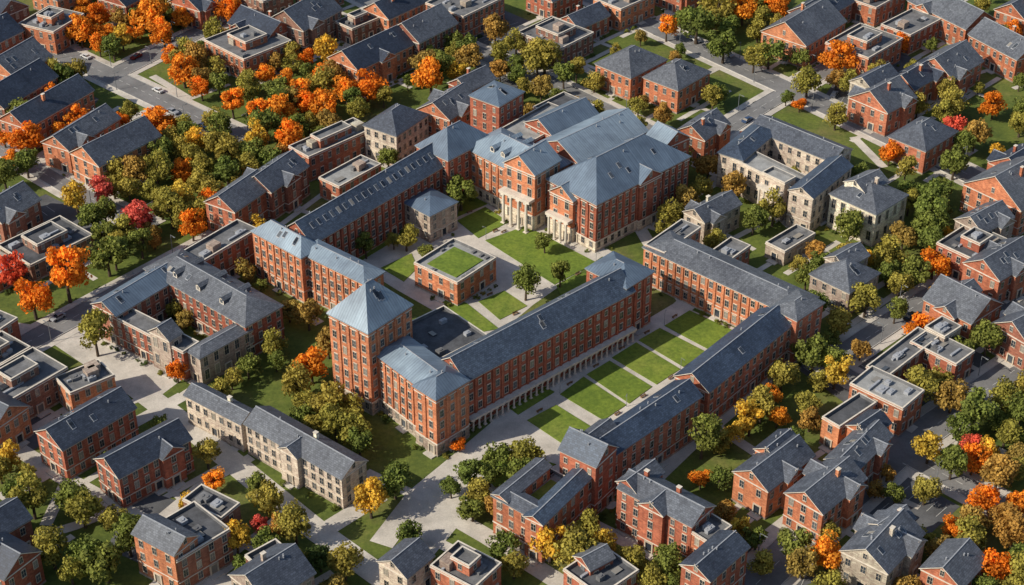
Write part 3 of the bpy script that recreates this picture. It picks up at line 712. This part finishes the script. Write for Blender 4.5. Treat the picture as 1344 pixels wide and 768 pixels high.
def tp(u,v,rp,c):
    x,y=g(u,v); d=proj(x,y)[2]; r=rp/FPX*d; x,y=g(u,v,r*1.15); plant(x,y,r,c,True)
for t in [(235,258,24,'Y'),(180,287,23,'R'),(133,255,18,'R'),(87,366,32,'O'),(43,393,27,'O'),(18,365,20,'R'),(76,205,20,'O'),(35,181,22,'O'),(207,155,24,'O'),(305,137,18,'O'),(347,98,17,'O'),(408,477,28,'O'),
 (167,562,19,'O'),(310,708,25,'Y'),(486,655,28,'Y'),(125,445,24,'L'),(68,722,28,'L'),(108,670,26,'L'),(10,602,20,'Y'),(722,716,26,'Y'),(776,690,13,'O'),(603,583,12,'O'),(853,600,19,'L'),(970,695,19,'Y'),
 (920,627,17,'O'),(1042,715,27,'G'),(1226,344,23,'O'),(1251,165,19,'R'),(1168,200,17,'O'),(1305,136,20,'O'),(1220,588,23,'Y'),(1276,590,17,'R'),(1290,655,24,'O'),(1310,622,24,'B'),(1338,600,20,'B'),(985,550,24,'Y'),
 (1020,548,15,'O'),(1062,530,18,'L'),(1097,488,24,'Y'),(1130,458,16,'B'),(1180,372,18,'L'),(1168,330,24,'L'),(1222,285,26,'G'),(1228,252,22,'G'),(565,100,26,'O'),(482,110,25,'O'),(427,140,20,'O'),(393,125,17,'O'),
 (240,90,24,'O'),(195,20,27,'O'),(105,42,20,'O'),(300,200,21,'L'),(262,240,20,'L'),(205,228,22,'L'),(155,225,20,'L'),(140,335,28,'G'),(185,322,18,'G'),(100,265,18,'Y'),(252,300,17,'O'),(350,165,22,'G'),(280,160,20,'L'),
 (258,70,20,'B'),(428,68,18,'Y'),(650,40,18,'B'),(655,75,14,'L'),(705,85,20,'L'),(915,30,26,'G'),(950,60,22,'G'),(990,75,20,'L'),(1010,70,20,'G'),(1105,75,24,'O'),(1060,110,18,'L'),(740,100,16,'G'),(780,105,16,'L'),
 (940,15,22,'L'),(975,12,20,'O'),(1020,8,18,'O'),(875,40,14,'O'),(715,75,24,'L'),(800,190,16,'B'),(930,215,20,'B'),(965,250,18,'B'),(1000,245,16,'L'),(1340,285,18,'B'),(1190,480,16,'G'),(1175,410,16,'G'),(1145,265,14,'L'),
 (715,320,13,'G'),(690,375,20,'G'),(735,362,16,'G'),(790,300,14,'G'),(533,312,18,'L'),(560,332,12,'G'),(480,325,15,'G'),(452,385,20,'B'),(322,355,18,'B'),(230,408,14,'L'),(325,480,18,'G'),(303,495,18,'L'),(395,550,18,'G'),
 (440,560,22,'L'),(472,585,20,'G'),(412,560,16,'L'),(350,660,24,'L'),(452,740,24,'L'),(420,735,18,'D'),(320,745,16,'G'),(370,690,16,'B'),(650,600,22,'G'),(620,665,22,'G'),(592,640,16,'G'),(665,640,16,'D'),(945,580,18,'L'),
 (960,570,16,'Y'),(1040,580,16,'G'),(1010,520,16,'O'),(1075,500,16,'L'),(1280,540,30,'G'),(1250,520,24,'B'),(1320,520,24,'L'),(1340,540,22,'G'),(1250,610,22,'G'),(1330,700,26,'B'),(1305,750,24,'O'),(1280,700,24,'L'),
 (1110,750,22,'G'),(1190,755,16,'Y'),(610,30,16,'G'),(765,458,8,'Y'),(605,255,22,'G'),(620,230,16,'D'),(340,690,14,'R'),(30,625,16,'L'),(150,335,20,'G'),(205,748,18,'D'),(185,730,14,'G'),(880,742,24,'G'),(830,740,20,'L'),
 (1100,35,12,'G'),(535,730,14,'Y'),(1165,360,18,'G'),(1080,345,16,'G'),(1050,350,14,'L'),(935,312,18,'L'),(915,298,16,'G'),(960,640,14,'B'),(1150,640,16,'B'),(1325,80,14,'O'),
 (75,150,16,'O'),(5,180,14,'O'),(130,20,18,'O'),(160,50,16,'Y'),(215,50,18,'O'),(375,105,16,'O'),(455,120,18,'O'),(330,120,18,'L'),(600,95,16,'Y'),(130,60,14,'O'),(1250,690,18,'O'),(1180,60,14,'O'),(1330,40,14,'O'),
 (75,515,14,'O'),(15,210,15,'O'),(1340,20,13,'O'),(1190,745,14,'O'),(340,60,15,'O'),(225,72,15,'O'),
 (1215,645,20,'L'),(1235,720,20,'B'),(1175,650,16,'G'),(1090,700,16,'L'),(1000,740,18,'L'),(1050,640,14,'O'),(1320,570,20,'L'),(1200,535,16,'Y'),(1165,620,15,'B'),(1340,660,20,'O')]: tp(*t)
def zone(poly,n,cols,rr=(3.4,5.4),avoid=False):
    us=[p[0] for p in poly]; vs=[p[1] for p in poly]
    def ins(u,v):
        c=False; j=len(poly)-1
        for i in range(len(poly)):
            a,b=poly[i],poly[j]
            if (a[1]>v)!=(b[1]>v) and u<(b[0]-a[0])*(v-a[1])/(b[1]-a[1])+a[0]: c=not c
            j=i
        return c
    for _ in range(n):
        u=random.uniform(min(us),max(us)); v=random.uniform(min(vs),max(vs))
        if avoid and 420<u<1010 and 240<v<640: continue
        if ins(u,v):
            x,y=g(u,v); plant(x,y,random.uniform(*rr),random.choice(cols))
zone([(100,230),(210,190),(330,230),(270,310),(180,370),(110,320)],170,'LLGGBLO')
zone([(180,110),(270,60),(470,110),(540,130),(420,190),(330,250),(240,200)],260,'OLLGLGBYO')
zone([(60,0),(400,-20),(330,60),(150,90),(70,60)],130,'OOLGBYO')
zone([(540,60),(640,50),(760,100),(820,150),(760,170),(640,100),(560,130)],140,'LLGGB')
zone([(880,0),(1010,0),(1080,110),(960,90),(900,60)],130,'GGLLGL')
zone([(740,80),(900,110),(1130,180),(1100,210),(940,150),(760,130)],80,'GLLBG')
zone([(1180,440),(1344,440),(1344,700),(1240,640),(1200,560)],260,'LLLBOYGG')
zone([(900,600),(1000,500),(1150,400),(1160,440),(1080,520),(950,620)],150,'LLYGLOB')
zone([(380,520),(490,560),(500,620),(420,590)],40,'GLL')
zone([(320,620),(520,640),(560,768),(330,768)],45,'LLGG')
zone([(580,600),(720,610),(700,650),(600,690)],35,'GGLL')
zone([(640,690),(1000,690),(1000,790),(640,790)],70,'LGYL')
zone([(1050,690),(1344,690),(1344,800),(1050,800)],110,'BLOGL')
zone([(0,560),(180,640),(180,790),(0,790)],45,'LGYL')
zone([(0,140),(110,100),(140,250),(0,250)],70,'LGOO')
zone([(960,270),(1240,220),(1240,420),(1060,420)],100,'GGLLBG')
zone([(1060,100),(1344,130),(1344,240),(1240,240)],80,'LGBOL')
zone([(830,230),(960,230),(960,330),(880,330)],40,'LBGL')
zone([(590,180),(860,130),(900,170),(860,200)],50,'GLB',(2.5,4))
zone([(430,310),(620,230),(640,260),(480,350)],36,'GLB',(2.2,3.4))
zone([(270,340),(420,400),(440,480),(280,500)],14,'GLB',(3,4.5))
zone([(-20,-20),(1364,-20),(1364,788),(-20,788)],340,'LLGGBYO',(2.2,3.8),True)
# surrounding town outside the picture
th=math.radians(40); ua=(math.cos(th),math.sin(th)); va=(-ua[1],ua[0])
cnt=0
for i in range(-16,22):
    for j in range(-16,22):
        x=ua[0]*i*36+va[0]*j*27+random.uniform(-4,4); y=ua[1]*i*36+va[1]*j*27+random.uniform(-4,4)
        if y<-230 or y>420 or abs(x)>360: continue
        u,v,d=proj(x,y)
        if -60<u<1404 and -45<v<830: continue
        if rdist((x,y))<12 or not free((x,y),12): continue
        hx,hy=random.uniform(10,13),random.uniform(5.5,7)
        P=[(x+ua[0]*a*hx+va[0]*c*hy,y+ua[1]*a*hx+va[1]*c*hy) for a,c in((-1,-1),(1,-1),(1,1),(-1,1))]
        b=Bld('brick_house'); block(b,0,0,0,random.uniform(7,10),random.choice(('gable','gable','flat')),random.choice((BR,BO,BB)),random.choice((SY,SD)),.65,P=P); b.finish(); cnt+=1
        for _ in range(3): plant(x+random.uniform(-18,18),y+random.uniform(-18,18),random.uniform(3.5,5.5),random.choice('LGYOB'))
# shrubs near the buildings
ns=0
for Q in FOOT[:110]:
    for i in (0,3):
        a,b=Q[i],Q[(i+1)%4]; L=math.hypot(b[0]-a[0],b[1]-a[1]); d=((b[0]-a[0])/L,(b[1]-a[1])/L); n=(d[1],-d[0])
        t=1.5
        while t<L-1:
            if rnd()<.45:
                p=(a[0]+d[0]*t+n[0]*1.7,a[1]+d[1]*t+n[1]*1.7)
                if free(p,.6) and rdist(p)>0:
                    k=random.uniform(.8,1.4); place('shrub',random.choice(SM),p,rnd()*6,0,k); ns+=1
            t+=random.uniform(1.8,3.6)
print('trees',len(TP),'outer',cnt,'shrubs',ns,'cars',ncar,'objs',len(bpy.data.objects))
